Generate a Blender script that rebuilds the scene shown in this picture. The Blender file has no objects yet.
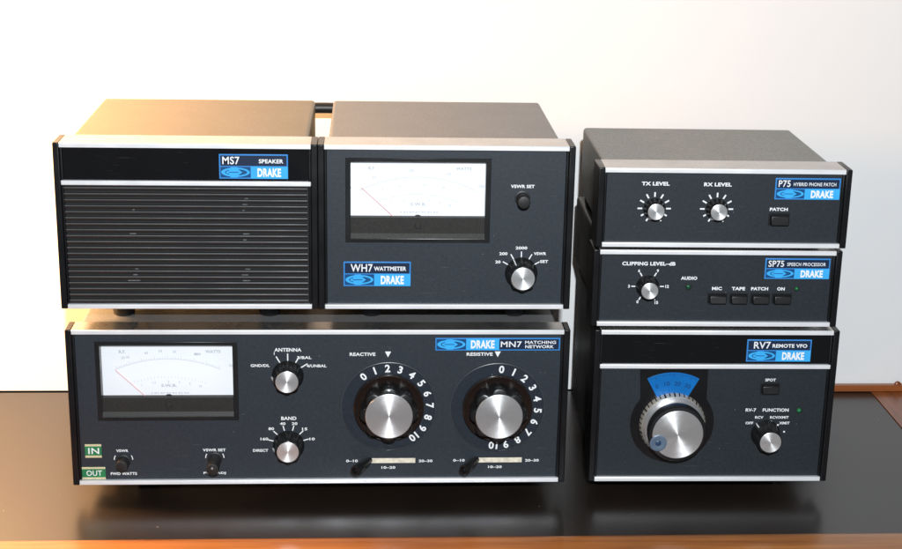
import bpy, bmesh, math, random
from mathutils import Vector, Matrix
R = math.radians
random.seed(7)
scene = bpy.context.scene
COL = scene.collection

# ------------------------------------------------------------------ materials
def new_mat(name):
    m = bpy.data.materials.new(name); m.use_nodes = True
    nt = m.node_tree; b = nt.nodes['Principled BSDF']
    return m, nt, b
def N(nt, t, **kw):
    n = nt.nodes.new(t)
    for k, v in kw.items():
        if k in n.inputs: n.inputs[k].default_value = v
        else: setattr(n, k, v)
    return n
def ramp(nt, fac, stops):
    r = nt.nodes.new('ShaderNodeValToRGB'); nt.links.new(fac, r.inputs[0])
    e = r.color_ramp.elements
    while len(e) < len(stops): e.new(0.5)
    for i, (p, c) in enumerate(stops):
        e[i].position = p; e[i].color = (*c, 1)
    return r
def mat(name, base, rough=.5, metal=0, var=.0, scale=60, bump=0, bscale=900, bdist=.0002, spec=.5, coat=0, rvar=0,
        dust=0, dustcol=(.35, .33, .30), dscale=700, smudge=0, fleck=(.93, .28, .075), stretch=None):
    m, nt, b = new_mat(name); L = nt.links.new
    tc = N(nt, 'ShaderNodeTexCoord'); vec = tc.outputs['Object']
    if stretch:
        mp = N(nt, 'ShaderNodeMapping'); mp.inputs['Scale'].default_value = stretch; L(vec, mp.inputs[0]); vec = mp.outputs[0]
    b.inputs['Base Color'].default_value = (*base, 1)
    b.inputs['Roughness'].default_value = rough; b.inputs['Metallic'].default_value = metal
    b.inputs['Specular IOR Level'].default_value = spec
    b.inputs['Coat Weight'].default_value = coat; b.inputs['Coat Roughness'].default_value = .15
    col = None
    if var:
        n = N(nt, 'ShaderNodeTexNoise', Scale=scale, Detail=6.0, Roughness=.6); L(vec, n.inputs['Vector'])
        r = ramp(nt, n.outputs['Fac'], [(.3, tuple(c*(1-var) for c in base)), (.7, tuple(min(1, c*(1+var)) for c in base))])
        col = r.outputs[0]
    if dust:
        n = N(nt, 'ShaderNodeTexNoise', Scale=dscale, Detail=3.0, Roughness=.7); L(vec, n.inputs['Vector'])
        n2 = N(nt, 'ShaderNodeTexNoise', Scale=30.0, Detail=8.0, Roughness=.72); L(vec, n2.inputs['Vector'])
        ma = N(nt, 'ShaderNodeMath', operation='MULTIPLY_ADD'); L(n2.outputs['Fac'], ma.inputs[0]); ma.inputs[1].default_value = .06; ma.inputs[2].default_value = .47
        ad = N(nt, 'ShaderNodeMath', operation='MULTIPLY'); L(n.outputs['Fac'], ad.inputs[0]); L(ma.outputs[0], ad.inputs[1])
        r = ramp(nt, ad.outputs[0], [(.16, (0, 0, 0)), (.38, (dust,)*3)])
        mx = N(nt, 'ShaderNodeMix', data_type='RGBA'); L(r.outputs[0], mx.inputs[0])
        if col: L(col, mx.inputs[6])
        else: mx.inputs[6].default_value = (*base, 1)
        mx.inputs[7].default_value = (*dustcol, 1); col = mx.outputs[2]
    if smudge:      # fine hair scratches and flecks
        v = N(nt, 'ShaderNodeTexVoronoi', Scale=smudge); L(vec, v.inputs['Vector'])
        nw = N(nt, 'ShaderNodeTexWhiteNoise'); L(v.outputs['Position'], nw.inputs['Vector'])
        a = N(nt, 'ShaderNodeMath', operation='LESS_THAN'); L(v.outputs['Distance'], a.inputs[0]); a.inputs[1].default_value = fleck[2]
        g = N(nt, 'ShaderNodeMath', operation='GREATER_THAN'); L(nw.outputs['Value'], g.inputs[0]); g.inputs[1].default_value = fleck[0]
        k = N(nt, 'ShaderNodeMath', operation='MULTIPLY'); L(a.outputs[0], k.inputs[0]); L(g.outputs[0], k.inputs[1])
        k2 = N(nt, 'ShaderNodeMath', operation='MULTIPLY'); L(k.outputs[0], k2.inputs[0]); k2.inputs[1].default_value = fleck[1]
        mx = N(nt, 'ShaderNodeMix', data_type='RGBA'); L(k2.outputs[0], mx.inputs[0])
        if col: L(col, mx.inputs[6])
        else: mx.inputs[6].default_value = (*base, 1)
        mx.inputs[7].default_value = (.4, .4, .4, 1); col = mx.outputs[2]
        for ang_, sc_ in ((.35, 26), (-.9, 21)):          # hair scratches in two directions, in patches
            mp2 = N(nt, 'ShaderNodeMapping'); mp2.inputs['Rotation'].default_value = (0, ang_, 0); mp2.inputs['Scale'].default_value = (sc_*2, 1, 2600); L(vec, mp2.inputs[0])
            ns = N(nt, 'ShaderNodeTexNoise', Scale=1.0, Detail=1.0); L(mp2.outputs[0], ns.inputs['Vector'])
            nm_ = N(nt, 'ShaderNodeTexNoise', Scale=float(sc_), Detail=2.0); L(vec, nm_.inputs['Vector'])
            t1 = N(nt, 'ShaderNodeMapRange'); L(ns.outputs['Fac'], t1.inputs[0]); t1.inputs[1].default_value = .70; t1.inputs[2].default_value = .76
            t2 = N(nt, 'ShaderNodeMapRange'); L(nm_.outputs['Fac'], t2.inputs[0]); t2.inputs[1].default_value = .56; t2.inputs[2].default_value = .66; t2.inputs[4].default_value = .2
            tm = N(nt, 'ShaderNodeMath', operation='MULTIPLY'); L(t1.outputs[0], tm.inputs[0]); L(t2.outputs[0], tm.inputs[1])
            m3 = N(nt, 'ShaderNodeMix', data_type='RGBA'); L(tm.outputs[0], m3.inputs[0]); L(col, m3.inputs[6]); m3.inputs[7].default_value = (.3, .31, .32, 1); col = m3.outputs[2]
    if col: L(col, b.inputs['Base Color'])
    if rvar:
        n = N(nt, 'ShaderNodeTexNoise', Scale=35.0, Detail=5.0); L(vec, n.inputs['Vector'])
        mr = N(nt, 'ShaderNodeMapRange'); L(n.outputs['Fac'], mr.inputs[0])
        mr.inputs[1].default_value = .3; mr.inputs[2].default_value = .7
        mr.inputs[3].default_value = rough-rvar; mr.inputs[4].default_value = rough+rvar; L(mr.outputs[0], b.inputs['Roughness'])
    if bump:
        n = N(nt, 'ShaderNodeTexNoise', Scale=bscale, Detail=2.0); L(vec, n.inputs['Vector'])
        bp = N(nt, 'ShaderNodeBump', Strength=bump, Distance=bdist); L(n.outputs['Fac'], bp.inputs['Height']); L(bp.outputs[0], b.inputs['Normal'])
    return m

M = {}
M['panel'] = mat('slate blue painted panel', (.0172, .0240, .0325), .5, var=.22, scale=420, bump=.3, bscale=1300, rvar=.02, smudge=230)
M['panel_dark'] = mat('charcoal painted panel', (.0135, .0184, .0242), .48, var=.22, scale=420, bump=.3, bscale=1300, rvar=.02, smudge=210)
M['gloss'] = mat('black gloss strip', (.006, .006, .007), .16, rvar=.05, smudge=160)
M['rail'] = mat('black moulded rail', (.006, .006, .007), .36, spec=.35, bump=.3, bscale=1200, rvar=.08)
M['chrome'] = mat('satin aluminium trim', (.90, .90, .92), .38, metal=.35, var=.05, scale=30, rvar=.08)
M['trim_top'] = mat('satin anodised trim top', (.52, .51, .49), .30, metal=.92, var=.08, scale=25, rvar=.08, dust=.15, dustcol=(.2, .19, .17))
M['shell'] = mat('dusty grey cabinet paint', (.105, .110, .118), .40, var=.08, scale=500, bump=.5, bscale=1300, bdist=.0003, rvar=.015, spec=.5, dust=.5, dustcol=(.30, .29, .27), smudge=260, fleck=(.84, .55, .15))
M['shell_lamplit'] = mat('dusty cabinet paint with lamplight tan', (.150, .115, .058), .42, var=.08, scale=500, bump=.5, bscale=1300, bdist=.0003, rvar=.015, spec=.45, dust=.45, dustcol=(.34, .28, .18), smudge=260, fleck=(.84, .55, .15))  # amber lamplight on the lid is painted into the paint and dust colours
M['shell_olive'] = mat('grey green cabinet paint', (.098, .112, .112), .40, spec=.5, var=.08, scale=500, bump=.5, bscale=1300, bdist=.0003, rvar=.015, dust=.6, dustcol=(.33, .33, .29), smudge=260, fleck=(.87, .45, .14))
M['shell_dark'] = mat('dark charcoal cabinet paint', (.016, .016, .017), .42, spec=.4, var=.10, scale=120, bump=.5, bscale=1300, bdist=.0003, rvar=.06, dust=.12, dustcol=(.3, .3, .28), smudge=190)
M['rubber'] = mat('black rubber', (.012, .012, .012), .5, bump=.2)
M['knob'] = mat('black knob plastic', (.010, .010, .0105), .33, spec=.4, rvar=.06)
M['knob_brown'] = mat('dark brown knob flange', (.016, .010, .008), .20, rvar=.05)
M['white'] = mat('white print', (.82, .83, .84), .5)
M['white_soft'] = mat('worn white print', (.66, .67, .69), .5)
M['face'] = mat('white meter card', (.85, .86, .89), .6)
M['ink'] = mat('faded scale ink', (.50, .52, .56), .6)
M['red'] = mat('red needle', (.80, .33, .32), .4)
M['meter_frame'] = mat('black meter moulding', (.012, .012, .013), .30, rvar=.06, bump=.1)
M['meter_cover'] = mat('dark meter cover', (.020, .019, .018), .5, bump=.3, bscale=1500, spec=.25, dust=.5, dustcol=(.05, .045, .038))
M['navy'] = mat('navy enamel', (.010, .022, .055), .35)
M['navy2'] = mat('royal navy enamel', (.008, .065, .19), .35)
M['blue'] = mat('light blue enamel', (.045, .40, .82), .35, var=.05, scale=90)
M['blue_edge'] = mat('badge edge blue', (.04, .24, .62), .35)
M['fan'] = mat('blue dial window', (.005, .14, .44), .3, var=.15, scale=60)
M['fan_ink'] = mat('dark blue dial ink', (.003, .035, .13), .4)
M['green_tape'] = mat('green embossing tape', (.018, .19, .075), .3, var=.15, scale=90)
M['cream'] = mat('aged cream tape', (.62, .55, .34), .6, var=.12, scale=200)
M['slot'] = mat('worn cream slot', (.75, .68, .55), .6, var=.25, scale=300)
M['led'] = mat('green indicator lens', (.01, .16, .05), .15)
M['led_dark'] = mat('dark green indicator lens', (.008, .07, .03), .15)
M['void'] = mat('black recess', (.004, .004, .004), .7)
M['dimple'] = mat('blue grey finger dimple', (.10, .14, .20), .35, var=.1)
M['dimple_core'] = mat('dark blue dimple core', (.02, .05, .11), .4)
M['gold'] = mat('brushed champagne metal', (.72, .66, .56), .36, metal=.6, var=.15, scale=150, rvar=.1)
M['glint_grey'] = mat('painted glint grey', (.35, .35, .36), .4, metal=.5)  # pale tone of the modelled button highlight
M['bracket'] = mat('dull bracket metal', (.16, .16, .165), .45, var=.5, scale=900)
M['cable'] = mat('black cable sheath', (.012, .012, .013), .45)

def spun(name, base, rough, aniso, metal=.9):
    """lathe-turned aluminium: tangent runs round the knob axis"""
    m, nt, b = new_mat(name); L = nt.links.new
    tc = N(nt, 'ShaderNodeTexCoord'); sep = N(nt, 'ShaderNodeSeparateXYZ'); L(tc.outputs['Object'], sep.inputs[0])
    cb = N(nt, 'ShaderNodeCombineXYZ'); L(sep.outputs[0], cb.inputs[0]); L(sep.outputs[2], cb.inputs[1])
    ln = N(nt, 'ShaderNodeVectorMath', operation='LENGTH'); L(cb.outputs[0], ln.inputs[0])
    n = N(nt, 'ShaderNodeTexNoise', Scale=5200.0, Detail=2.0); n.noise_dimensions = '1D'; L(ln.outputs['Value'], n.inputs['W'])
    n2 = N(nt, 'ShaderNodeTexNoise', Scale=300.0, Detail=3.0); L(tc.outputs['Object'], n2.inputs['Vector'])
    mr = N(nt, 'ShaderNodeMapRange'); L(n2.outputs['Fac'], mr.inputs[0]); mr.inputs[3].default_value = rough-.08; mr.inputs[4].default_value = rough+.12
    L(mr.outputs[0], b.inputs['Roughness'])
    r = ramp(nt, n.outputs['Fac'], [(.25, tuple(c*.86 for c in base)), (.75, base)]); L(r.outputs[0], b.inputs['Base Color'])
    tg = N(nt, 'ShaderNodeTangent', direction_type='RADIAL', axis='Y'); L(tg.outputs[0], b.inputs['Tangent']); b.inputs['Anisotropic Rotation'].default_value = .25
    b.inputs['Metallic'].default_value = metal; b.inputs['Anisotropic'].default_value = aniso
    return m
M['spun'] = spun('spun aluminium', (.92, .92, .93), .42, .75, .80)
M['spun_fine'] = spun('fine spun aluminium', (.90, .90, .91), .40, .82, .82)

def clear(name, tint=(1, 1, 1), gl=.06, rough=.05):
    m, nt, b = new_mat(name); nt.nodes.remove(b); L = nt.links.new
    out = nt.nodes['Material Output']
    t = N(nt, 'ShaderNodeBsdfTransparent'); t.inputs[0].default_value = (*tint, 1)
    g = N(nt, 'ShaderNodeBsdfGlossy'); g.inputs['Roughness'].default_value = rough
    f = N(nt, 'ShaderNodeFresnel'); f.inputs[0].default_value = 1.3
    mx = N(nt, 'ShaderNodeMixShader'); L(f.outputs[0], mx.inputs[0]); L(t.outputs[0], mx.inputs[1]); L(g.outputs[0], mx.inputs[2]); L(mx.outputs[0], out.inputs[0])
    return m
M['glass'] = clear('clear meter glass')
M['dial_disc'] = clear('smoked clear dial skirt', (.93, .94, .96), rough=.12)

def wall_mat():
    m, nt, b = new_mat('matt white wall paint'); L = nt.links.new
    tc = N(nt, 'ShaderNodeTexCoord')
    n = N(nt, 'ShaderNodeTexNoise', Scale=9.0, Detail=5.0); L(tc.outputs['Object'], n.inputs['Vector'])
    r = ramp(nt, n.outputs['Fac'], [(.3, (.80, .80, .805)), (.7, (.825, .825, .825))]); L(r.outputs[0], b.inputs['Base Color'])
    b.inputs['Roughness'].default_value = .75
    n2 = N(nt, 'ShaderNodeTexNoise', Scale=260.0, Detail=3.0); L(tc.outputs['Object'], n2.inputs['Vector'])
    bp = N(nt, 'ShaderNodeBump', Strength=.08, Distance=.0004); L(n2.outputs['Fac'], bp.inputs['Height']); L(bp.outputs[0], b.inputs['Normal'])
    return m
M['wall'] = wall_mat()

def wood_mat(name, axis, c0, c1, c2):
    m, nt, b = new_mat(name); L = nt.links.new
    tc = N(nt, 'ShaderNodeTexCoord'); mp = N(nt, 'ShaderNodeMapping')
    s = [160, 160, 160]; s[axis] = 7; mp.inputs['Scale'].default_value = s; L(tc.outputs['Object'], mp.inputs[0])
    n = N(nt, 'ShaderNodeTexNoise', Scale=1.0, Detail=7.0, Roughness=.62, Distortion=.4); L(mp.outputs[0], n.inputs['Vector'])
    r = ramp(nt, n.outputs['Fac'], [(.25, c0), (.5, c1), (.78, c2)])
    n2 = N(nt, 'ShaderNodeTexNoise', Scale=7.0, Detail=3.0); L(tc.outputs['Object'], n2.inputs['Vector'])
    r2 = ramp(nt, n2.outputs['Fac'], [(.3, (.75, .72, .7)), (.7, (1.1, 1.1, 1.1))])
    mx = N(nt, 'ShaderNodeMix', data_type='RGBA', blend_type='MULTIPLY'); mx.inputs[0].default_value = 1
    L(r.outputs[0], mx.inputs[6]); L(r2.outputs[0], mx.inputs[7]); L(mx.outputs[2], b.inputs['Base Color'])
    b.inputs['Roughness'].default_value = .33; b.inputs['Coat Weight'].default_value = .3; b.inputs['Coat Roughness'].default_value = .2
    bp = N(nt, 'ShaderNodeBump', Strength=.15, Distance=.0003); L(n.outputs['Fac'], bp.inputs['Height']); L(bp.outputs[0], b.inputs['Normal'])
    return m
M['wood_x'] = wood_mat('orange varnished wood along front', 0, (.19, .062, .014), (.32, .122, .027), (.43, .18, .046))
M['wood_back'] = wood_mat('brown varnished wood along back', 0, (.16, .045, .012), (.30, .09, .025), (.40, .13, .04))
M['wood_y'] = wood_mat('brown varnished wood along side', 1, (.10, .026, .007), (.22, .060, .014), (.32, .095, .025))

def desk_mat():
    m, nt, b = new_mat('dark brown satin laminate'); L = nt.links.new
    tc = N(nt, 'ShaderNodeTexCoord')
    n = N(nt, 'ShaderNodeTexNoise', Scale=900.0, Detail=3.0); L(tc.outputs['Object'], n.inputs['Vector'])
    n3 = N(nt, 'ShaderNodeTexNoise', Scale=12.0, Detail=5.0); L(tc.outputs['Object'], n3.inputs['Vector'])
    r = ramp(nt, n3.outputs['Fac'], [(.3, (.011, .0075, .0055)), (.7, (.016, .0105, .0075))])
    v = N(nt, 'ShaderNodeTexVoronoi', Scale=120.0); L(tc.outputs['Object'], v.inputs['Vector'])
    nw = N(nt, 'ShaderNodeTexWhiteNoise'); L(v.outputs['Position'], nw.inputs['Vector'])
    a = N(nt, 'ShaderNodeMath', operation='LESS_THAN'); L(v.outputs['Distance'], a.inputs[0]); a.inputs[1].default_value = .07
    g = N(nt, 'ShaderNodeMath', operation='GREATER_THAN'); L(nw.outputs['Value'], g.inputs[0]); g.inputs[1].default_value = .93
    k = N(nt, 'ShaderNodeMath', operation='MULTIPLY'); L(a.outputs[0], k.inputs[0]); L(g.outputs[0], k.inputs[1])
    mx = N(nt, 'ShaderNodeMix', data_type='RGBA'); L(k.outputs[0], mx.inputs[0]); L(r.outputs[0], mx.inputs[6]); mx.inputs[7].default_value = (.30, .27, .22, 1)
    L(mx.outputs[2], b.inputs['Base Color'])
    mr = N(nt, 'ShaderNodeMapRange'); L(n3.outputs['Fac'], mr.inputs[0]); mr.inputs[3].default_value = .25; mr.inputs[4].default_value = .33
    L(mr.outputs[0], b.inputs['Roughness']); b.inputs['Specular IOR Level'].default_value = .80; b.inputs['IOR'].default_value = 1.5
    bp = N(nt, 'ShaderNodeBump', Strength=.25, Distance=.0002); L(n.outputs['Fac'], bp.inputs['Height']); L(bp.outputs[0], b.inputs['Normal'])
    return m
M['desk'] = desk_mat()

# ------------------------------------------------------------------ mesh tools (all device sizes in mm, device space: x right, y into the scene, z up)
S = .001
def quad_box(bm, x0, x1, y0, y1, z0, z1, mi=0):
    vs = [bm.verts.new((x, y, z)) for x in (x0, x1) for y in (y0, y1) for z in (z0, z1)]
    for f in ((0, 1, 3, 2), (4, 6, 7, 5), (0, 4, 5, 1), (2, 3, 7, 6), (0, 2, 6, 4), (1, 5, 7, 3)):
        fc = bm.faces.new([vs[i] for i in f]); fc.material_index = mi
def frame(bm, o, h, y0, y1, splay=0, mi=0):
    """rectangular plate o=(x0,x1,z0,z1) with a hole h, front y0, back y1; splay opens the hole towards the viewer"""
    def ring(r, y): return [bm.verts.new(p) for p in ((r[0], y, r[2]), (r[1], y, r[2]), (r[1], y, r[3]), (r[0], y, r[3]))]
    hf = (h[0]-splay, h[1]+splay, h[2]-splay, h[3]+splay)
    a, b, c, d = ring(o, y0), ring(hf, y0), ring(h, y1), ring(o, y1)
    for i in range(4):
        j = (i+1) % 4
        for q in ((a[i], a[j], b[j], b[i]), (b[i], b[j], c[j], c[i]), (c[i], c[j], d[j], d[i]), (d[i], d[j], a[j], a[i])):
            f = bm.faces.new(q); f.material_index = mi
def lathe(bm, prof, seg=72, lobes=0, cx=0, cz=0, axis='y', mi=0):
    """profile [(radius, y, lobe depth)] turned about y (or z); closed by caps where radius is 0"""
    rings = []
    for p in prof:
        r, y = p[0], p[1]; ld = p[2] if len(p) > 2 else 0
        if r < 1e-6:
            rings.append([bm.verts.new((cx, y, cz) if axis == 'y' else (cx, cz, y))]); continue
        rg = []
        for i in range(seg):
            a = 2*math.pi*i/seg
            rr = r
            if lobes and ld: rr = r - ld*(0.5-0.5*math.cos(a*lobes))**1.6
            if axis == 'y': rg.append(bm.verts.new((cx+rr*math.sin(a), y, cz+rr*math.cos(a))))
            else: rg.append(bm.verts.new((cx+rr*math.sin(a), cz+rr*math.cos(a), y)))
        rings.append(rg)
    for A, B in zip(rings, rings[1:]):
        for i in range(seg):
            j = (i+1) % seg
            if len(A) == 1 and len(B) == 1: break
            if len(A) == 1: f = bm.faces.new((A[0], B[i], B[j]))
            elif len(B) == 1: f = bm.faces.new((A[i], B[0], A[j]))
            else: f = bm.faces.new((A[i], B[i], B[j], A[j]))
            f.material_index = mi
    for rg, fl in ((rings[0], 0), (rings[-1], 1)):
        if len(rg) > 1:
            f = bm.faces.new(rg if fl else rg[::-1]); f.material_index = mi
def poly(bm, pts, y0, y1, mi=0):
    """extruded outline in the x/z plane"""
    a = [bm.verts.new((x, y0, z)) for x, z in pts]; b = [bm.verts.new((x, y1, z)) for x, z in pts]
    f = bm.faces.new(a); f.material_index = mi
    f = bm.faces.new(b[::-1]); f.material_index = mi
    n = len(pts)
    for i in range(n):
        j = (i+1) % n; f = bm.faces.new((a[j], a[i], b[i], b[j])); f.material_index = mi
def tube(bm, pts, r, seg=14):
    rings = []
    for i, p in enumerate(pts):
        p = Vector(p); t = (Vector(pts[min(i+1, len(pts)-1)])-Vector(pts[max(i-1, 0)])).normalized()
        u = t.cross(Vector((0, 0, 1)));
        if u.length < 1e-3: u = t.cross(Vector((0, 1, 0)))
        u.normalize(); w = t.cross(u)
        rings.append([bm.verts.new(p+(u*math.cos(2*math.pi*k/seg)+w*math.sin(2*math.pi*k/seg))*r) for k in range(seg)])
    for A, B in zip(rings, rings[1:]):
        for k in range(seg): bm.faces.new((A[k], A[(k+1) % seg], B[(k+1) % seg], B[k]))
    bm.faces.new(rings[0][::-1]); bm.faces.new(rings[-1])
def bar(bm, x0, z0, x1, z1, w, y, mi=0, th=.06):
    """thin printed stroke on a panel"""
    d = Vector((x1-x0, z1-z0)); n = Vector((-d.y, d.x)).normalized()*w/2
    poly(bm, [(x0-n.x, z0-n.y), (x1-n.x, z1-n.y), (x1+n.x, z1+n.y), (x0+n.x, z0+n.y)], y-th, y, mi)

_cache = {}
def glyphs(s, bold):
    k = (s, bold)
    if k not in _cache:
        c = bpy.data.curves.new('print', 'FONT'); c.body = s; c.offset = bold; c.resolution_u = 3; c.space_character = 1.05
        o = bpy.data.objects.new('print', c); me = bpy.data.meshes.new_from_object(o)
        vs = [(v.co.x, v.co.y) for v in me.vertices]; fs = [list(p.vertices) for p in me.polygons]
        bpy.data.objects.remove(o); bpy.data.curves.remove(c); bpy.data.meshes.remove(me)
        xs = [v[0] for v in vs]; ys = [v[1] for v in vs]
        _cache[k] = (vs, fs, min(xs), max(xs), min(ys), max(ys))
    return _cache[k]
def text(bm, s, cx, cz, w, h, y, rot=0, bold=.02, mi=0, slant=0):
    """print s centred on cx, cz, fitted into w x h millimetres; rot clockwise in degrees"""
    vs, fs, x0, x1, y0, y1 = glyphs(s, bold)
    kz = h/(y1-y0); kx = kz if w is None else w/(x1-x0)
    a = R(rot); ca, sa = math.cos(a), math.sin(a); out = []
    for vx, vy in vs:
        px, pz = (vx-(x0+x1)/2)*kx, (vy-(y0+y1)/2)*kz; px += slant*pz
        out.append(bm.verts.new((cx+px*ca+pz*sa, y, cz-px*sa+pz*ca)))
    for f in fs:
        try:
            fc = bm.faces.new([out[i] for i in f]); fc.material_index = mi
        except ValueError: pass

def obj(name, bm, mats, parent=None, loc=(0, 0, 0), smooth=35, bevel=0, label=None, segs=2, unit=S):
    """link one mesh object; coordinates and loc are in millimetres"""
    me = bpy.data.meshes.new(name)
    bmesh.ops.recalc_face_normals(bm, faces=bm.faces)
    for v in bm.verts: v.co *= unit
    bm.to_mesh(me); bm.free()
    for m in (mats if isinstance(mats, (list, tuple)) else [mats]): me.materials.append(M[m])
    if smooth:
        for p in me.polygons: p.use_smooth = True
        me.set_sharp_from_angle(angle=R(smooth))
    o = bpy.data.objects.new(name, me); COL.objects.link(o)
    if parent is not None: o.parent = parent
    o.location = Vector(loc)*unit
    if bevel:
        b = o.modifiers.new('bevel', 'BEVEL'); b.width = bevel*S; b.segments = segs; b.limit_method = 'ANGLE'; b.angle_limit = R(40)
        b.harden_normals = False
    if label: o['label'] = label
    return o
def B(): return bmesh.new()
def split_obj(name, bm, mats, parent, gap=2.4, **kw):
    """one part for each cluster of pieces further than gap from the others"""
    seen = {}; isl = []
    for v in bm.verts:
        if v in seen: continue
        st = [v]; seen[v] = 1; g = []
        while st:
            q = st.pop(); g.append(q)
            for e in q.link_edges:
                w = e.other_vert(q)
                if w not in seen: seen[w] = 1; st.append(w)
        xs = [q.co.x for q in g]; zs = [q.co.z for q in g]; isl.append([g, min(xs), max(xs), min(zs), max(zs)])
    ch = True
    while ch:
        ch = False; out = []
        for a in isl:
            for b in out:
                if a[1]-gap < b[2] and b[1]-gap < a[2] and a[3]-gap < b[4] and b[3]-gap < a[4]:
                    b[0] += a[0]; b[1] = min(a[1], b[1]); b[2] = max(a[2], b[2]); b[3] = min(a[3], b[3]); b[4] = max(a[4], b[4]); ch = True; break
            else: out.append(a)
        isl = out
    res = []
    for a in isl:
        keep = set(a[0]); nb = bmesh.new(); mp = {}
        for f in bm.faces:
            if f.verts[0] in keep:
                nf = nb.faces.new([mp.setdefault(v, None) or mp.__setitem__(v, nb.verts.new(v.co)) or mp[v] for v in f.verts]); nf.material_index = f.material_index
        if nb.faces: res.append(obj(name, nb, mats, parent, **kw))
        else: nb.free()
    bm.free(); return res
def thing(name, label, cat, loc, rz=0, group=None):
    o = bpy.data.objects.new(name, None); COL.objects.link(o); o.empty_display_size = .02
    o.location = loc; o.rotation_euler = (0, 0, rz); o['label'] = label; o['category'] = cat
    if group: o['group'] = group
    return o

# ------------------------------------------------------------------ shared construction of a unit
W = 173.0; PY = 2.5           # half-width unit, depth of the front panel behind the rim
def body(t, w, h, depth, shell='shell', panel='panel', hole=None, cab_z0=3, strip=False, feet=True, foot_h=15, foot_x=(.2, .79), foot_back=True, rim=26):
    bm = B()                                                # cabinet cover with rounded long edges
    x0, x1, z0, z1 = 6.8, w-6.8, cab_z0, h-2; r = 2.6
    pts = []
    for cx, cz, a0 in ((x0+r, z1-r, 180), (x1-r, z1-r, 90)):
        for k in range(7):
            a = R(a0-90*k/6); pts.append((cx+r*math.cos(a), cz+r*math.sin(a)))
    pts += [(x1, z0), (x0, z0)]
    poly(bm, pts, rim-6, depth)
    obj('cabinet', bm, shell, t, smooth=40, bevel=.5)
    for s in (0, 1):                                        # moulded side rails
        bm = B(); xa, xb = (0, 4.3) if s == 0 else (w-4.3, w)
        quad_box(bm, xa, xb, 0, rim, 0, h)
        obj('side_rail', bm, 'rail', t, bevel=.7, segs=3)
    for s in (0, 1):
        bm = B(); xa, xb = (4.32, 6.0) if s == 0 else (w-6.0, w-4.32)
        quad_box(bm, xa, xb, 1.3, 8, 3.35, h-3.45)
        obj('inner_rail', bm, 'rail', t, bevel=.5)
    bm = B()                                                # top trim: 3.3 mm face, flat top 24 mm deep
    poly_y = [(0, h-3.3), (0, h-.6), (.6, h), (rim-.6, h), (rim-.6, h-1.6), (4, h-1.6), (4, h-3.3)]
    a = [bm.verts.new((4.35, y, z)) for y, z in poly_y]; b = [bm.verts.new((w-4.35, y, z)) for y, z in poly_y]
    bm.faces.new(a); bm.faces.new(b[::-1])
    for i in range(len(a)): j = (i+1) % len(a); bm.faces.new((a[i], b[i], b[j], a[j]))
    bm.normal_update(); bmesh.ops.recalc_face_normals(bm, faces=bm.faces)
    for f in bm.faces:
        if f.normal.z > .9: f.material_index = 1
    obj('top_trim', bm, ['chrome', 'trim_top'], t, bevel=.25)
    bm = B(); quad_box(bm, 4.35, w-4.35, .1, rim-6.5, 0, 3.2)
    obj('bottom_trim', bm, 'chrome', t, bevel=.5, segs=3)
    bm = B()
    zt = h-3.4
    if strip: zt = 86.0
    if hole: frame(bm, (6.05, w-6.05, 3.3, zt), hole, PY, 9)
    else: quad_box(bm, 6.05, w-6.05, PY, 9, 3.3, zt)
    p = obj('front_panel', bm, panel, t, bevel=.15, smooth=30)
    if strip:
        bm = B(); quad_box(bm, 6.05, w-6.05, PY-.4, 9, 89.5, h-3.4)
        obj('gloss_strip', bm, 'gloss', t, bevel=.2)
        bm = B(); quad_box(bm, 4.4, w-4.4, .2, 8, 86.15, 89.35)
        obj('middle_trim', bm, 'chrome', t, bevel=.6, segs=3)
    if feet:
        for fx in foot_x:
            for fy in ((38.5,) + ((depth-18,) if foot_back else ())):
                bm = B(); zt = cab_z0+.3
                lathe(bm, [(0, zt), (9.6, zt), (9.6, zt-4), (8.6, zt-9.6), (7.4, -foot_h+.6), (6.6, -foot_h), (0, -foot_h)], 40, axis='z', cx=fx*w, cz=fy)
                obj('foot', bm, 'rubber', t, smooth=50)
    return p

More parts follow.
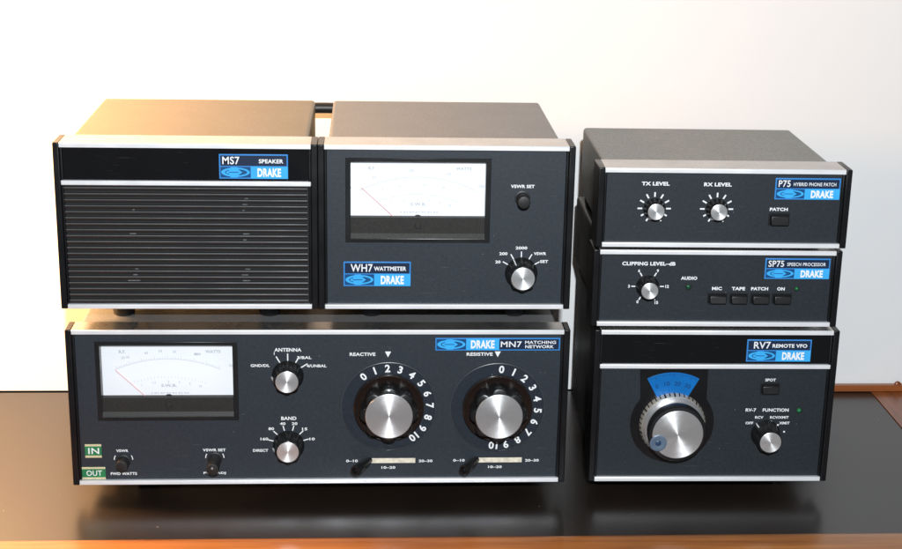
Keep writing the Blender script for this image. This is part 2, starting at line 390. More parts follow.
def badge(t, x0, x1, z0, z1, title, sub, wide=False, sub_w=.45):
    """blue enamel name plate: rim, dark title field, logo field, light name field"""
    y = PY-.75; w, h = x1-x0, z1-z0
    bm = B(); quad_box(bm, x0, x1, y, PY-.02, z0, z1)
    b = obj('badge', bm, 'blue_edge', t, bevel=.15)
    e = .9 if not wide else .8
    if not wide:
        zm = z0+h*.51; xm = x0+w*.455
        tf = (x0+e, x1-e, zm+.25, z1-e); lf = (x0+e, xm, z0+e, zm-.45); nf = (xm+.15, x1-.25, z0+.25, zm-.15)
    else:
        a, c = x0+w*.245, x0+w*.51
        lf = (x0+e, a, z0+e, z1-e); nf = (a+.15, c, z0+e*.5, z1-e*.5); tf = (c+.15, x1-e, z0+e, z1-e)
    bm = B(); quad_box(bm, tf[0], tf[1], y-.06, y+.2, tf[2], tf[3]); obj('title_field', bm, 'navy', b, smooth=0)
    bm = B(); quad_box(bm, nf[0], nf[1], y-.06, y+.2, nf[2], nf[3]); obj('name_field', bm, 'blue', b, smooth=0)
    bm = B()                                                # emblem: ball behind nested ellipses with an arrow head
    quad_box(bm, lf[0], lf[1], y-.06, y+.2, lf[2], lf[3], 0)
    cx, cz = (lf[0]+lf[1])/2, (lf[2]+lf[3])/2; hw, hh = (lf[1]-lf[0])/2, (lf[3]-lf[2])/2
    def ell(ox, a, c, yy, mi, clip=None):
        pts = []
        for k in range(48):
            an = 2*math.pi*k/48; px, pz = ox+a*math.cos(an), c*math.sin(an)
            if clip: pz = max(-clip, min(clip, pz))
            pts.append((cx+px, cz+pz))
        poly(bm, pts, yy, y+.1, mi)
    ell(0, hw*.95, hh*.88, y-.14, 1)
    ell(hw*.03, hw*.74, hh*.58, y-.22, 0)
    ell(-hw*.10, hw*.34, hh*1.25, y-.24, 1, hh*.97)
    ell(-hw*.02, hw*.62, hh*.42, y-.27, 1)
    ax = cx+hw*.42                                          # arrow head
    poly(bm, [(ax-hw*.14, cz+hh*.34), (ax+hw*.02, cz+hh*.34), (ax+hw*.2, cz), (ax+hw*.02, cz-hh*.34), (ax-hw*.14, cz-hh*.34), (ax+hw*.04, cz)], y-.30, y-.1, 0)
    quad_box(bm, cx-hw*.46, cx+hw*.2, y-.30, y-.2, cz-hh*.07, cz+hh*.07, 0)
    obj('emblem', bm, ['navy2', 'blue', 'blue_edge'], b, smooth=0)
    bm = B(); yt = y-.08
    nw_, nh = nf[1]-nf[0], nf[3]-nf[2]
    text(bm, 'DRAKE', (nf[0]+nf[1])/2, (nf[2]+nf[3])/2, nw_*(.64 if not wide else .72), nh*.72, yt, bold=.045)
    tw, th = tf[1]-tf[0], tf[3]-tf[2]
    if wide:
        text(bm, title, tf[0]+tw*.20, (tf[2]+tf[3])/2, tw*.35, th*.56, yt, bold=.012)
        text(bm, sub[0], tf[0]+tw*.69, tf[2]+th*.69, tw*.52, th*.30, yt, bold=.02)
        text(bm, sub[1], tf[0]+tw*.675, tf[2]+th*.27, tw*.48, th*.30, yt, bold=.02)
    else:
        a, c = sub_w
        text(bm, title, tf[0]+tw*a/2+tw*.03+ (tw*.06 if a > .26 else 0), (tf[2]+tf[3])/2+th*.02, tw*a, th*.74, yt, bold=.015)
        text(bm, sub, tf[1]-tw*(c/2+.05), (tf[2]+tf[3])/2-th*.04, tw*c, th*.40, yt, bold=.03 if len(sub) < 12 else .012)
    obj('badge_lettering', bm, 'white', b, smooth=0)
    return b

def ang(p, a, r): return (p[0]+r*math.sin(R(a)), p[1]+r*math.cos(R(a)))
def small_knob(t, c, h, r_body, r_cap, pointer, lobes=8, flare=1.0, name='knob', plen=1.0, pw=.9):
    k_lo = PY-h
    bm = B()
    lathe(bm, [(0, PY-.05), (r_body+flare, PY-.05), (r_body+flare, PY-1.2), (r_body+.1, PY-2.6, .4), (r_body-.2, PY-h*.5, 1.3), (r_body-.9, k_lo+.9, 1.1),
               (r_body-1.5, k_lo+.15, .8), (r_cap+.3, k_lo, 0), (0, k_lo+.1, 0)], 96, lobes=lobes)
    k = obj(name, bm, 'knob', t, (c[0], 0, c[1]), smooth=38)
    bm = B(); rc = r_cap
    lathe(bm, [(0, k_lo+.3), (rc, k_lo+.3), (rc, k_lo-.1), (rc-.35, k_lo-.32), (0, k_lo-.32)], 64)
    obj('knob_cap', bm, 'spun', k, (0, 0, 0), smooth=30)
    if pointer is not None:
        bm = B(); a = R(pointer); d = Vector((math.sin(a), 0, math.cos(a))); n = Vector((d.z, 0, -d.x))*pw/2
        r1 = r_body+flare+.4; r0 = r1-plen*4.0
        pr = [(r0, k_lo+.5), (r1, PY-2.6), (r1, PY-.2), (r0, PY-.2)]
        va = [bm.verts.new(d*q-n+Vector((0, yy, 0))) for q, yy in pr]; vb = [bm.verts.new(d*q+n+Vector((0, yy, 0))) for q, yy in pr]
        bm.faces.new(va); bm.faces.new(vb[::-1])
        for i in range(4): j = (i+1) % 4; bm.faces.new((va[i], vb[i], vb[j], va[j]))
        obj('pointer', bm, 'white_soft', k, smooth=0, bevel=.12)
    return k
def round_button(t, c, r, h, collar=True, dot=False):
    bm = B()
    prof = [(0, PY-.05)] + ([(r+.9, PY-.05), (r+.9, PY-.9), (r, PY-1.2)] if collar else [(r, PY-.05)])
    prof += [(r, PY-h+.8), (r-.3, PY-h+.2), (r-.9, PY-h), (0, PY-h)]
    lathe(bm, prof, 48)
    k = obj('push_button', bm, 'rubber', t, (c[0], 0, c[1]), smooth=35)
    if dot:
        bm = B(); lathe(bm, [(0, PY-h+.1), (.8, PY-h+.1), (.8, PY-h-.25), (.4, PY-h-.4), (0, PY-h-.4)], 20, cx=-.3, cz=.9)
        obj('button_glint', bm, 'glint_grey', k)  # highlight on the button end, modelled as a small grey disc
def key(t, x0, x1, z0, z1, d=5.0):
    bm = B(); frame(bm, (x0-.6, x1+.6, z0-.6, z1+.6), (x0, x1, z0, z1), PY-.35, PY+.1); fr = obj('push_key', bm, 'meter_frame', t, smooth=0)
    bm = B()
    a = (x0+.15, x1-.15, z0+.15, z1-.15)
    v0 = [bm.verts.new(p) for p in ((a[0], PY+.05, a[2]), (a[1], PY+.05, a[2]), (a[1], PY+.05, a[3]), (a[0], PY+.05, a[3]))]
    v1 = [bm.verts.new(p) for p in ((a[0]+.5, PY-d, a[2]+.3), (a[1]-.5, PY-d, a[2]+.3), (a[1]-.5, PY-d+1.1, a[3]-.6), (a[0]+.5, PY-d+1.1, a[3]-.6))]
    bm.faces.new(v0); bm.faces.new(v1[::-1])
    for i in range(4): j = (i+1) % 4; bm.faces.new((v0[i], v0[j], v1[j], v1[i]))
    obj('key_cap', bm, 'knob', fr, smooth=30, bevel=.5, segs=3)
def lamp(t, c, r, m):
    bm = B(); lathe(bm, [(0, PY), (r+.7, PY), (r+.7, PY-.4), (r+.1, PY-.55), (0, PY-.55)], 32, cx=c[0], cz=c[1])
    o = obj('indicator', bm, 'void', t)
    bm = B(); lathe(bm, [(0, PY-.3), (r, PY-.5), (r*.8, PY-1.2), (r*.4, PY-1.6), (0, PY-1.7)], 32, cx=c[0], cz=c[1])
    obj('lens', bm, m, o)

def meter(t, o, wx):
    """moving-coil meter: moulding, card, scale, needle, lower cover, glass.  o = outer x0,x1,z0,z1"""
    x0, x1, z0, z1 = o; f = 3.3
    bm = B(); frame(bm, (x0-.15, x1+.15, z0-.15, z1+.15), (x0+f, x1-f, z0+f-.6, z1-f+.9), PY-.7, 8.9, splay=-.0)
    m = obj('meter', bm, 'meter_frame', t, bevel=.35, smooth=30)
    zc = 64.4; yc = 8.0
    bm = B(); quad_box(bm, x0+f-.05, x1-f+.05, yc, 9.6, zc-3, z1-f+1.15); obj('meter_card', bm, 'face', m, smooth=0)
    bm = B()                                                 # lower cover with a sloping sill
    ya = 3.6; zs = z0+f+2.6; xa, xb = x0+f-.2, x1-f+.2
    pr = [(yc+1, zc), (ya, zc), (ya, zs), (1.9, z0+f-.55), (yc+1, z0+f-.55)]
    va = [bm.verts.new((xa, yy, zz)) for yy, zz in pr]; vb = [bm.verts.new((xb, yy, zz)) for yy, zz in pr]
    bm.faces.new(va); bm.faces.new(vb[::-1])
    for i in range(5): j = (i+1) % 5; bm.faces.new((va[i], vb[i], vb[j], va[j]))
    obj('lower_cover', bm, 'meter_cover', m, smooth=0, bevel=.2)
    xm = (x0+x1)/2
    bm = B(); lathe(bm, [(0, ya), (2.1, ya), (2.0, ya-.5), (1.5, ya-.9), (0, ya-.9)], 32, cx=xm, cz=zc-6); obj('zero_screw', bm, 'meter_cover', m)
    bm = B(); lathe(bm, [(0, yc), (3.4, yc), (3.2, yc-1.2), (0, yc-1.2)], 32, cx=xm, cz=zc-2.6); obj('pivot_cover', bm, 'meter_cover', m)
    bm = B(); y = yc-.04
    def arc(rad, cz, half, wd, n=60, t0=None):
        for k in range(n):
            a0, a1 = -half+2*half*k/n, -half+2*half*(k+1)/n
            p, q = ang((xm, cz), a0, rad), ang((xm, cz), a1, rad); bar(bm, p[0], p[1], q[0], q[1], wd, y, th=.03)
    c1 = 6.0
    arc(87.5-(6 if wx else 0)+(5.5 if wx else 0), c1, 27.5 if wx else 24.5, .28); r1 = 87.0 if wx else 81.0
    rr = 87.0 if wx else 87.5
    for k in range(41):
        a = -26+52*k/40; L_ = 2.6 if k % 5 == 0 else 1.4
        p, q = ang((xm, c1), a*(1 if wx else .9), rr), ang((xm, c1), a*(1 if wx else .9), rr-L_*(1 if wx else -1)); bar(bm, p[0], p[1], q[0], q[1], .22, y, th=.03)
    r2 = 75.0
    if wx:
        arc(r2, c1, 22, .25)
    for k in range(23):
        a = -20+40*k/22; p, q = ang((xm, c1), a, r2), ang((xm, c1), a, r2-1.6); bar(bm, p[0], p[1], q[0], q[1], .2, y, th=.03)
    nums = ('0', '50', '100', '150', '200') if wx else ('0', '20', '50', '100', '200')
    for s, a in zip(nums, (-30, -19, -3, 13, 28)):
        p = ang((xm, c1), a, rr+(4.5 if wx else 6)); text(bm, s, p[0], p[1], None, 1.9, y-.02, rot=a*.4, bold=.02)
    for s, a in zip(('5', '10', '15', '20') if wx else ('30', '40', '60', '80'), (-17, -9, 3, 12)):
        p = ang((xm, c1), a, rr-5.5 if wx else rr+5.5); text(bm, s, p[0], p[1], None, 1.8, y-.02, rot=a*.4, bold=.02)
    for s, a in zip(('1', '1.5', '2', '3', '5', '10'), (-15, -8, 0, 6, 12, 18)):
        p = ang((xm, c1), a, r2-4.2); text(bm, s, p[0], p[1], None, 1.7, y-.02, bold=.02)
    text(bm, 'R.F.', x0+17.5, 98.9, 4.6, 2.3, y-.02, bold=.04); text(bm, 'WATTS', x0+79.5, 98.9, 10.5, 2.3, y-.02, bold=.04)
    text(bm, 'S.W.R.', xm+.4, 74.0, 11, 2.3, y-.02, bold=.04)
    for k in range(13):                                      # the card's unreadable line of small print
        xx = xm-12+k*2.05; bar(bm, xx, 68.4, xx+1.1+.5*(k % 2), 68.4, .75, y, th=.03)
    for v in bm.verts: v.co.z -= 1.5 if wx else 2.4
    obj('meter_scale', bm, 'ink', m, smooth=0)
    bm = B()
    p0, p1 = ((x0+10.4, 84.2), (x0+35.4, 61.0)) if wx else ((x0+12.6, 83.2), (x0+35.0, 61.2))
    tube(bm, [(p0[0], yc-1.1, p0[1]), (p1[0], yc-1.1, p1[1])], .22, 8); obj('needle', bm, 'red', m)
    bm = B(); quad_box(bm, x0+f-.1, x1-f+.1, 1.2, 1.6, z0+f-.5, z1-f+1.0); obj('meter_glass', bm, 'glass', m, smooth=0)
    return m

# ------------------------------------------------------------------ the six units
Z0 = .0150
# speaker -----------------------------------------------------------
t = thing('loudspeaker', 'black slatted speaker cabinet with tan lit top, upper left unit on the wide tuner', 'speaker', (-.0018, .0032, .1440))
body(t, W+.55, 115, 168, shell='shell_lamplit', panel='void', strip=True, foot_h=15.9, foot_x=(.207, .795))
bm = B(); pitch = 4.12
for k in range(20):
    zc = 3.7+pitch*(k+.5); za, zb_ = zc-1.45, zc+1.05
    pr = [(PY, za), (.9, za+.15), (.75, za+.5), (.1, zb_-.80), (.36, zb_-.16), (PY, zb_)]
    va = [bm.verts.new((6.2, yy, zz)) for yy, zz in pr]; vb = [bm.verts.new((W-6.4, yy, zz)) for yy, zz in pr]
    bm.faces.new(va); bm.faces.new(vb[::-1])
    for i in range(6): j = (i+1) % 6; bm.faces.new((va[i], vb[i], vb[j], va[j]))
M['slats'] = mat('black slat plastic', (.020, .020, .0205), .50, bump=.25, bscale=900, rvar=.07)
obj('slat_grille', bm, 'slats', t, smooth=25)
bm = B()
for xx, zs in ((50.5, (17.9, 22.0, 26.1, 50.8, 67.3)), (125, (22.0, 17.9, 26.1, 46.7, 50.9, 67.3, 71.4, 75.5))):
    for i, zz in enumerate(zs):
        wd = (8, 5)[xx > 100] if (zz < 19) else (2.2, 4.2, 1.4, 3.1)[(i*5+int(xx)) % 4]
        jx = ((i*37) % 5-2)*.5; quad_box(bm, xx-wd/2+jx, xx+wd/2+jx, 1.45, PY+.2, zz-.25+1.9, zz+.25+1.9)
split_obj('speaker_bracket', bm, 'bracket', t, smooth=0)
badge(t, 108.4, 154.0, 90.9, 107.7, 'MS7', 'SPEAKER', sub_w=(.26, .37))

# wattmeter ----------------------------------------------------------
t = thing('wattmeter', 'wattmeter with one white meter, one selector knob and grey top, right of the speaker', 'meter unit', (.1719, .0032, .1440))
mo = (18.6, 116.2, 47.2, 105.6)
body(t, W, 115, 168, panel='panel', hole=mo, foot_h=15.9, foot_x=(.21, .80))
meter(t, mo, True)
badge(t, 17.0, 62.9, 16.0, 33.5, 'WH7', 'WATTMETER', sub_w=(.34, .50))
round_button(t, (138.0, 78.6), 4.3, 13.0)
small_knob(t, (138.8, 25.5), 14.0, 10.2, 8.0, -29, plen=1.3)
bm = B(); y = PY-.04
text(bm, 'VSWR SET', 138.0, 86.7, 16.2, 2.3, y, bold=.035)
for s, x, z, w in (('20', 122.6, 33.4, 3.6), ('200', 126.2, 39.3, 5.6), ('2000', 138.5, 43.4, 8), ('VSWR', 151.4, 39.4, 8.6), ('SET', 154.4, 33.8, 5.6)):
    text(bm, s, x, z, w, 2.1, y, bold=.035)
for a in (-60, -30, 0, 30, 60):
    p, q = ang((138.6, 26.3), a, 10.6), ang((138.6, 26.3), a, 14.6); bar(bm, *p, *q, .75, y)
split_obj('lettering', bm, 'white', t, smooth=0)

# matching network ---------------------------------------------------
t = thing('antenna_tuner', 'widest unit on the desk, with white meter, two large numbered dials and green tapes', 'tuner', (0, 0, Z0))
WM = 346.0; mo = (19.3, 115.9, 47.9, 105.6)
body(t, WM, 115, 172, rim=18, panel='panel', hole=mo, foot_h=15, foot_x=(.13, .87))
meter(t, mo, False)
badge(t, 252.3, 339.2, 99.3, 108.5, 'MN7', ('MATCHING', 'NETWORK'), wide=True)
small_knob(t, (150.3, 80.8), 13.0, 10.0, 7.8, -96, plen=.8, pw=1.4)
small_knob(t, (150.3, 28.6), 12.6, 10.0, 7.6, -102, plen=.8, pw=1.4)
round_button(t, (35.2, 17.1), 4.2, 9.5)
round_button(t, (98.8, 18.7), 4.2, 19.0, dot=True)
def big_dial(cx, cz, zero, dot):
    bm = B()                                                # clear numbered skirt
    lathe(bm, [(0, PY-.9), (32.6, PY-.9), (32.9, PY-1.2), (32.9, PY-1.8), (32.5, PY-2.1), (0, PY-2.1)], 128)
    d = obj('dial', bm, 'dial_disc', t, (cx, 0, cz), smooth=30)
    bm = B(); frame_r = []
    lathe(bm, [(32.75, PY-2.14), (33.15, PY-2.0), (33.15, PY-1.2), (32.9, PY-1.2)], 128)
    for f in list(bm.faces):
        if len(f.verts) > 4: bm.faces.remove(f)
    obj('dial_rim', bm, 'grey_rim', d, smooth=60)
    bm = B()
    for k in range(11):
        a = zero+18*k; p = ang((0, 0), a, 28.7); text(bm, str(k), p[0], p[1], None, 5.6, PY-2.16, rot=a, bold=.03)
    obj('dial_numbers', bm, 'white', d, smooth=0)
    bm = B()                                                # dished flange and fluted grip
    h = 19.0 if dot else 18.6
    lathe(bm, [(0, PY-2.3), (24.4, PY-2.3), (24.7, PY-3.0), (24.4, PY-5.2), (23.8, PY-5.6), (22.8, PY-5.2), (19.0, PY-4.0), (0, PY-4.0)], 128)
    fl = obj('knob_flange', bm, 'knob_brown', d, smooth=40)
    bm = B()
    lathe(bm, [(0, PY-3.5), (19.6, PY-3.5, 1.2), (19.9, PY-h*.5, 2.6), (20.2, PY-h+2.4, 3.2), (19.6, PY-h+1.1, 2.6), (16.9, PY-h+.1, .2), (0, PY-h+.1)], 160, lobes=8)
    g = obj('knob_grip', bm, 'knob', d, smooth=42)
    bm = B(); rc = 16.3
    lathe(bm, [(0, PY-h+.3), (rc, PY-h+.3), (rc, PY-h-.5), (rc-.5, PY-h-.9), (0, PY-h-.9)], 96)
    obj('knob_cap', bm, 'spun_fine', g, smooth=30)
    if dot:
        bm = B(); lathe(bm, [(0, PY-h+3), (1.3, PY-h+3), (1.3, PY-h+.7), (0, PY-h+.5)], 24, cx=-.2, cz=18.0); obj('index_dot', bm, 'white', g)
M['grey_rim'] = mat('pale dial rim', (.05, .058, .068), .3)
big_dial(220.3, 58.0, -38, True)
big_dial(296.5, 57.2, 4.5, False)
for sx in (208.2, 284.0):
    bm = B(); quad_box(bm, sx, sx+31.2, PY-.25, PY, 14.6, 18.3); sl = obj('lever_slot', bm, 'slot', t, smooth=0, bevel=.1)
    bm = B()
    a = Vector((sx-1.2, PY+.2, 16.8)); b_ = Vector((sx-11.4, PY-18.5, 16.9)); d = (b_-a).normalized()
    u = d.cross(Vector((0, 0, 1))).normalized(); w_ = d.cross(u); rings = []
    Ln = (b_-a).length
    for s_, r_ in ((0, 2.4), (3, 2.6), (6, 3.3), (Ln-.6, 3.6), (Ln, 3.3), (Ln, 2.3), (Ln-4.5, 2.1), (Ln-4.5, .01)):
        rings.append([bm.verts.new(a+d*s_+(u*math.cos(2*math.pi*k/28)+w_*math.sin(2*math.pi*k/28))*r_) for k in range(28)])
    for A_, B_ in zip(rings, rings[1:]):
        for k in range(28): bm.faces.new((A_[k], A_[(k+1) % 28], B_[(k+1) % 28], B_[k]))
    obj('lever', bm, 'knob', sl, smooth=35)
bm = B(); y = PY-.04
text(bm, 'ANTENNA', 150.6, 99.7, 18.6, 2.6, y, bold=.03)
for a in (-30, 0, 30, 58):
    p, q = ang((150.4, 81.0), a, 10.8), ang((150.4, 81.0), a, 16.0); bar(bm, *p, *q, .8, y)
text(bm, 'GND/DL', 131.4, 88.2, 13.0, 2.1, y, bold=.03); text(bm, '1', 141.2, 97.0, None, 2.1, y, bold=.03)
text(bm, '3/BAL', 161.8, 94.0, 10.0, 2.1, y, bold=.03); text(bm, '4/UNBAL', 170.2, 87.9, 13.8, 2.1, y, bold=.03)
text(bm, 'BAND', 150.6, 48.9, 10.6, 2.6, y, bold=.03)
for s, x, z, w in (('DIRECT', 130.6, 24.7, 10.6), ('160', 133.4, 33.4, 5.4), ('80', 138.3, 41.1, 3.9), ('40', 146.3, 44.9, 3.9), ('20', 154.6, 44.9, 3.9), ('15', 161.6, 40.8, 3.7), ('10', 166.7, 33.2, 3.8)):
    text(bm, s, x, z, w, 2.1, y, bold=.03)
for a in (-76, -46, -15, 15, 45, 74):
    p, q = ang((150.3, 29.2), a, 10.8), ang((150.3, 29.2), a, 14.6); bar(bm, *p, *q, .75, y)
for s, x, tx, w in (('REACTIVE', 202.0, 219.6, 17.8), ('RESISTIVE', 283.3, 295.9, 18.2)):
    text(bm, s, x, 96.4, w, 2.5, y, bold=.03)
    poly(bm, [(tx-2.1, 98.4), (tx+2.1, 98.4), (tx, 94.2)], y-.05, y)
for sx in (208.2, 284.0):
    text(bm, '0–10', sx-13.6, 16.3, 8.2, 2.0, y, bold=.03); text(bm, '10–20', sx+12.2, 11.1, 9.8, 2.0, y, bold=.03); text(bm, '20–30', sx+38.5, 16.0, 9.8, 2.0, y, bold=.03)
text(bm, 'VSWR', 34.6, 25.0, 8.4, 2.0, y, bold=.03); text(bm, 'FWD WATTS', 35.0, 7.6, 18.2, 2.1, y, bold=.03)
text(bm, 'VSWR SET', 98.3, 25.2, 16.0, 2.1, y, bold=.03); text(bm, 'PWR ADJ', 98.2, 7.5, 15.6, 2.1, y, bold=.03)
for cx, cz in ((35.2, 18.2), (98.6, 19.2)):                  # bracket arrows beside the buttons
    for s in (-1, 1):
        pts = [ang((cx, cz), s*a_, 6.4) for a_ in (60, 75, 90)]
        for p, q in zip(pts, pts[1:]): bar(bm, *p, *q, .6, y)
split_obj('lettering', bm, 'white', t, smooth=0)
def tape(x0, x1, z0, z1, s, lab):
    bm = B(); quad_box(bm, x0, x1, PY-.35, PY-.01, z0, z1); o = obj('tape_label', bm, 'green_tape', t, smooth=0, bevel=.05, label=lab)
    bm = B(); e = (z1-z0)*.16
    quad_box(bm, x0+.02, x1-.02, PY-.39, PY-.2, z0+.02, z0+e); quad_box(bm, x0+.02, x1-.02, PY-.39, PY-.2, z1-e, z1-.02); obj('tape_edge', bm, 'cream', o, smooth=0)
    bm = B(); text(bm, s, (x0+x1)/2+.3, (z0+z1)/2, (x1-x0)*.66, (z1-z0)*.44, PY-.42, bold=.012); obj('tape_letters', bm, 'white', o, smooth=0)
tape(9.0, 20.4, 20.0, 30.2, 'IN', 'upper green embossed tape reading IN')
tape(6.15, 22.4, 3.6, 12.9, 'OUT', 'lower green embossed tape reading OUT')

# right stack ---------------------------------------------------------
YAW = -.01274
def rs(x, y, z):
    c, s = math.cos(YAW), math.sin(YAW); return (.3638+c*x-s*y, .0029+s*x+c*y, z)
ZS = .1322; ZP = .1905
t = thing('remote_tuning_unit', 'bottom right unit with large silver tuning knob under a blue dial window', 'tuning unit', (.3638, .0029, .0140), YAW)
body(t, W, 115, 160, shell='shell_dark', panel='panel_dark', strip=True, foot_h=14, foot_x=(.2, .8))
badge(t, 108.0, 154.0, 91.3, 107.8, 'RV7', 'REMOTE VFO', sub_w=(.27, .56))
DC = (58.3, 44.2)
pts = [(33.2, 85.9), (81.6, 85.9)]
for k in range(61):
    a = 52-(-1)*0+k*(360-104-0)/60; pts.append(ang(DC, a, 30.0))
M['plate'] = mat('black dial plate', (.006, .006, .007), .30, rvar=.05)
bm = B(); poly(bm, pts, PY-.9, PY-.02); pl = obj('dial_plate', bm, 'plate', t, smooth=30, bevel=.25)
bm = B(); pts = [ang((57.2, DC[1]), a, 38.9) for a in [-28.5+57*k/24 for k in range(25)]]+[ang((57.2, DC[1]), a, 21.0) for a in [28.5-57*k/24 for k in range(25)]]
poly(bm, pts, PY-1.1, PY-.5); fw = obj('dial_window', bm, 'fan', t, smooth=0)
bm = B()
for s, a in (('0', -22), ('10', -8), ('20', 6), ('30', 20)):
    p = ang((57.2, DC[1]), a, 30.6); text(bm, s, p[0], p[1], None, 3.2, PY-1.14, rot=a, bold=.01)
for k in range(27):
    a = -26+2*k; p, q = ang((57.2, DC[1]), a, 38.2), ang((57.2, DC[1]), a, 36.9-(1.2 if k % 5 == 3 else 0)); bar(bm, *p, *q, .3, PY-1.12, th=.02)
obj('window_numbers', bm, 'fan_ink', fw, smooth=0)
bm = B()
lathe(bm, [(0, PY-1.0), (23.3, PY-1.0), (23.7, PY-1.6), (23.7, PY-3.2), (22.3, PY-6.4), (0, PY-6.4)], 128)
sk = obj('calibrated_ring', bm, 'gold', t, (DC[0], 0, DC[1]), smooth=25)
bm = B(); lathe(bm, [(0, PY-6), (22.0, PY-6), (22.2, PY-6.8), (20.9, PY-9.2), (20.3, PY-9.6), (0, PY-9.6)], 128)
obj('ring_collar', bm, 'spun_fine', sk, smooth=30)
bm = B()
for k in range(42):
    a = R(360/42*k); d = Vector((math.sin(a), 0, math.cos(a))); n = Vector((d.z, 0, -d.x))*(.42 if k % 5 else .6)
    L_ = .0 if k % 5 else 1.0
    q = [(23.64, PY-1.6), (23.7, PY-3.2), (22.9+L_*.1, PY-5.1), (22.75-L_*.35, PY-5.5-L_*.7)]
    va = [bm.verts.new(d*(r_+.06)-n+Vector((0, yy, 0))) for r_, yy in q]; vb = [bm.verts.new(d*(r_+.06)+n+Vector((0, yy, 0))) for r_, yy in q]
    for i in range(3): bm.faces.new((va[i], vb[i], vb[i+1], va[i+1]))
obj('ring_marks', bm, 'void', sk, smooth=0)
bm = B()
lathe(bm, [(0, PY-9), (19.2, PY-9), (19.4, PY-11.6), (20.4, PY-12.6), (20.6, PY-19.8), (20.0, PY-20.6), (18.6, PY-20.9), (18.2, PY-21), (0, PY-21)], 128)
kb = obj('tuning_knob', bm, 'knob', t, (DC[0]+.4, 0, DC[1]+.1), smooth=40)
bm = B(); lathe(bm, [(0, PY-20.5), (17.9, PY-20.5), (17.9, PY-21.6), (17.4, PY-22), (0, PY-22)], 128)
obj('knob_cap', bm, 'spun_fine', kb, smooth=30)
bm = B()
lathe(bm, [(0, PY-21.8), (5.9, PY-21.8), (6.0, PY-22.6), (5.4, PY-23.0), (4.2, PY-22.8), (2.4, PY-22.3), (0, PY-22.2)], 48)
dm = obj('finger_dimple', bm, 'dimple', kb, (-13.6, 0, -6.0), smooth=60)
bm = B(); lathe(bm, [(0, PY-22.1), (2.2, PY-22.2), (1.8, PY-22.6), (0, PY-22.7)], 32); obj('dimple_centre', bm, 'dimple_core', dm, smooth=60)
key(t, 120.6, 133.4, 67.4, 74.2, 4.6)
lamp(t, (149.3, 54.2), 1.7, 'led')
small_knob(t, (126.3, 36.2), 16.5, 9.6, 7.6, -42, plen=1.3, flare=.8)
bm = B(); y = PY-.04
text(bm, 'SPOT', 127.0, 77.2, 7.6, 2.1, y, bold=.03)
text(bm, 'RV-7', 114.6, 54.3, 7.6, 2.5, y, bold=.03); text(bm, 'FUNCTION', 132.5, 54.3, 18.8, 2.5, y, bold=.03)
for s, x, z, w in (('OFF', 114.2, 44.3, 5.6), ('RCV', 121.0, 48.7, 6), ('RCV/XMIT', 135.6, 48.7, 13.6), ('XMIT', 139.6, 44.3, 7.6)):
    text(bm, s, x, z, w, 2.0, y, bold=.03)
for p in ((124.1, 45.2), (129.8, 45.5), (134.9, 42.8), (139.9, 37.6)):
    bar(bm, p[0]-.6, p[1], p[0]+.6, p[1], 1.2, y)
split_obj('lettering', bm, 'white', t, smooth=0)

t = thing('speech_processor', 'slim middle unit of right stack with one knob and four black keys', 'audio unit', rs(-.0038, -.001, ZS), YAW)
body(t, W, 55.3, 157, shell='shell_dark', panel='panel_dark', cab_z0=4.5, foot_h=2.6, foot_x=(.12, .88))
badge(t, 119.8, 165.4, 34.5, 49.4, 'SP75', 'SPEECH PROCESSOR', sub_w=(.25, .62))
small_knob(t, (38.6, 28.4), 11.0, 7.5, 5.8, None, lobes=8, flare=.5)
for x0, x1 in ((81.7, 94.4), (96.9, 108.9), (111.9, 124.4), (127.1, 139.8)): key(t, x0, x1, 16.9, 23.3, 5)
lamp(t, (67.3, 28.4), 1.7, 'led_dark'); lamp(t, (143.3, 27.5), 1.3, 'led')
bm = B()
text(bm, 'CLIPPING LEVEL–dB', 38.8, 44.8, 37.0, 2.7, y, bold=.035)
for s, a in zip(('0', '3', '6', '9', '12', '15'), (-150, -90, -30, 30, 90, 150)):
    p, q = ang((38.8, 28.4), a, 8.6), ang((38.8, 28.4), a, 11.4); bar(bm, *p, *q, .8, y)
    c = ang((38.8, 28.4), a, 13.0 if len(s) < 2 else 13.6); text(bm, s, c[0], c[1], None, 2.2, y, bold=.04)
text(bm, 'AUDIO', 67.4, 34.5, 11.4, 2.4, y, bold=.04)
for s, x, w in (('MIC', 87.4, 7), ('TAPE', 102.5, 9.4), ('PATCH', 117.4, 12), ('ON', 132.4, 5.4)): text(bm, s, x, 27.1, w, 2.4, y, bold=.04)
split_obj('lettering', bm, 'white', t, smooth=0)

t = thing('phone_patch', 'slim top unit of the right stack with two small silver knobs and a grey top', 'audio unit', rs(-.0035, -.005, ZP), YAW)
body(t, W, 55.4, 142.5, shell='shell_olive', panel='panel_dark', cab_z0=5.0, foot_h=2.7, foot_x=(.10, .90))
badge(t, 121.0, 165.9, 34.0, 49.0, 'P75', 'HYBRID PHONE PATCH', sub_w=(.19, .68))
for cx in (39.2, 82.0):
    small_knob(t, (cx, 26.6), 8.6, 6.6, 5.6, -152, lobes=0, flare=.9, plen=.45, pw=1.0)
key(t, 118.9, 132.2, 16.2, 23.6, 5)
bm = B()
text(bm, 'TX LEVEL', 39.3, 44.1, 19.0, 2.6, y, bold=.04); text(bm, 'RX LEVEL', 81.8, 43.9, 19.0, 2.6, y, bold=.04); text(bm, 'PATCH', 124.9, 26.9, 12.4, 2.3, y, bold=.04)
for cx in (39.2, 82.0):
    for k in range(11):
        a = -150+30*k; p, q = ang((cx, 26.8), a, 8.2), ang((cx, 26.8), a, 11.4 if abs(a) < 100 else 10.2); bar(bm, *p, *q, 1.05, y)
split_obj('lettering', bm, 'white', t, smooth=0)

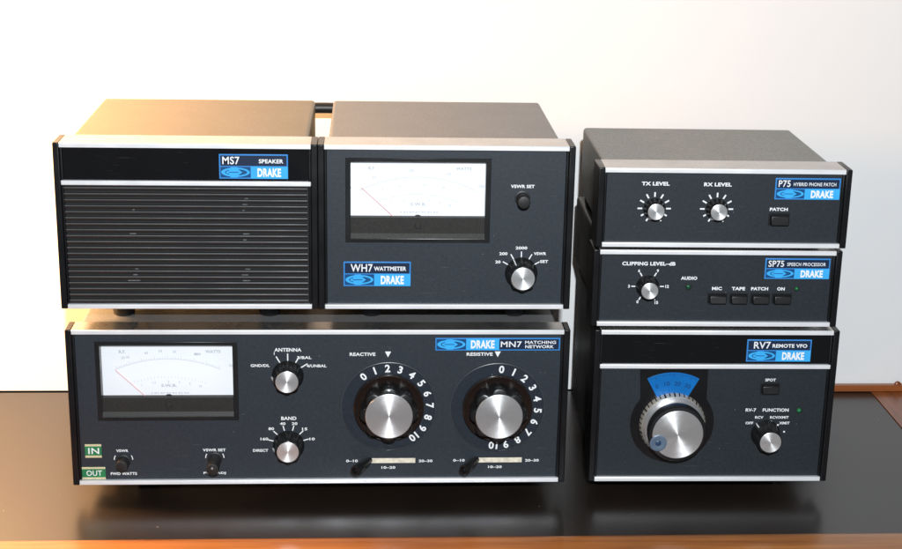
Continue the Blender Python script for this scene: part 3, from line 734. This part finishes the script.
# cable looping behind the two upper left units -------------------------
bm = B(); pts = []
for k in range(25):
    u = k/24; x = 128+92*u; pts.append((x, 174+12*math.sin(math.pi*min(1, max(0, u)))**.5, 246.5+2.5*math.sin(math.pi*u)-1.0*u))
tube(bm, pts, 4.2, 18)
cb = obj('cable', bm, 'cable', smooth=60)
cb['label'] = 'thick black cable bridging the gap behind the speaker and the wattmeter'; cb['category'] = 'cable'

# ------------------------------------------------------------------ desk and wall
desk = thing('desk', 'dark brown laminate desk top with orange varnished wood edging under all the units', 'desk', (.27, .08, 0))
OX, OY = 270.0, 80.0
def dbox(name, x0, x1, y0, y1, z0, z1, m, bev=.6, lab=None):
    bm = B(); quad_box(bm, x0-OX, x1-OX, y0-OY, y1-OY, z0, z1); return obj(name, bm, m, desk, smooth=30, bevel=bev, segs=3, label=lab)
dbox('desk_top', -900, 638.4, -54.8, 216.3, -30, 0, 'desk', .4)
bm = B()
pr = [(-55.2, -34), (-55.2, .1), (-56.2, .8), (-60, 1.1), (-86, .7), (-90, -.8), (-92, -4), (-92, -34)]
va = [bm.verts.new((-900-OX, a-OY, b)) for a, b in pr]; vb = [bm.verts.new((715-OX, a-OY, b)) for a, b in pr]
bm.faces.new(va); bm.faces.new(vb[::-1])
for i in range(len(pr)): j = (i+1) % len(pr); bm.faces.new((va[i], vb[i], vb[j], va[j]))
obj('front_edging', bm, 'wood_x', desk, smooth=50)
dbox('side_edging', 639.0, 715, -54.9, 216.3, -34, .5, 'wood_y', .5)
dbox('back_rail', 395, 715, 211.5, 216.9, .6, 6.3, 'wood_back', .5)
bm = B()                                                    # chipped lump where the rails meet
bmesh.ops.create_icosphere(bm, subdivisions=3, radius=3.2, matrix=Matrix.Translation((662-OX, 213.5-OY, 6.2)) @ Matrix.Diagonal((1.0, .6, 1.0, 1)))
obj('rail_chip', bm, 'wood_y', desk, smooth=60)

bm = B(); quad_box(bm, -1400, 1500, 219.5, 240, .5, 1100)
wl = obj('wall', bm, 'wall', None, smooth=0); wl['kind'] = 'structure'
bm = B(); quad_box(bm, -1400, 1500, 217.2, 260, -40, -12)
ug = obj('gap_shade', bm, 'void', None, smooth=0); ug['kind'] = 'structure'  # black block standing in for the shade in the gap under the wall

# ------------------------------------------------------------------ light
wd = bpy.data.worlds.new('World'); scene.world = wd; wd.use_nodes = True
bg = wd.node_tree.nodes['Background']; bg.inputs[0].default_value = (.93, .96, 1.0, 1); bg.inputs[1].default_value = .08
def area(name, loc, target, sx, sy, power, col, shape='RECTANGLE'):
    l = bpy.data.lights.new(name, 'AREA'); l.shape = shape; l.size = sx; l.size_y = sy; l.energy = power; l.color = col
    o = bpy.data.objects.new(name, l); COL.objects.link(o); o.location = loc
    o.rotation_euler = (Vector(target)-Vector(loc)).to_track_quat('-Z', 'Y').to_euler(); return o
CAM = Vector((.20469, -1.00284, .47728))
area('camera_flash', (.222, -1.15, .665), (.40, .15, .14), .022, .016, 20.4, (.915, .965, 1.0))
pl_ = bpy.data.lights.new('room_lamp', 'POINT'); pl_.energy = 41; pl_.color = (1.0, .54, .21); pl_.shadow_soft_size = .05
lo = bpy.data.objects.new('room_lamp', pl_); COL.objects.link(lo); lo.location = (-.32, .07, .35)

# ------------------------------------------------------------------ camera
Rm = [[0.9977811124703186, 0.06653765216360823, -0.0023648344652324356], [-0.06294433204563303, 0.9542819836313592, 0.2922052476940261], [0.021699370055887908, -0.2914080241879979, 0.956352707309403]]
cd = bpy.data.cameras.new('camera'); cam = bpy.data.objects.new('camera', cd); COL.objects.link(cam)
mw = Matrix([[Rm[i][0], Rm[i][2], -Rm[i][1], CAM[i]] for i in range(3)]+[[0, 0, 0, 1]])
cam.matrix_world = mw
cd.sensor_width = 36; cd.lens = 1539.397*36/902
cd.shift_x = (451-469.32)/902; cd.shift_y = (273.1455-274.5)/902
cd.clip_start = .01; cd.clip_end = 50
scene.camera = cam
scene.view_settings.view_transform = 'Standard'; scene.view_settings.look = 'None'
scene.view_settings.exposure = 0; scene.view_settings.gamma = 1
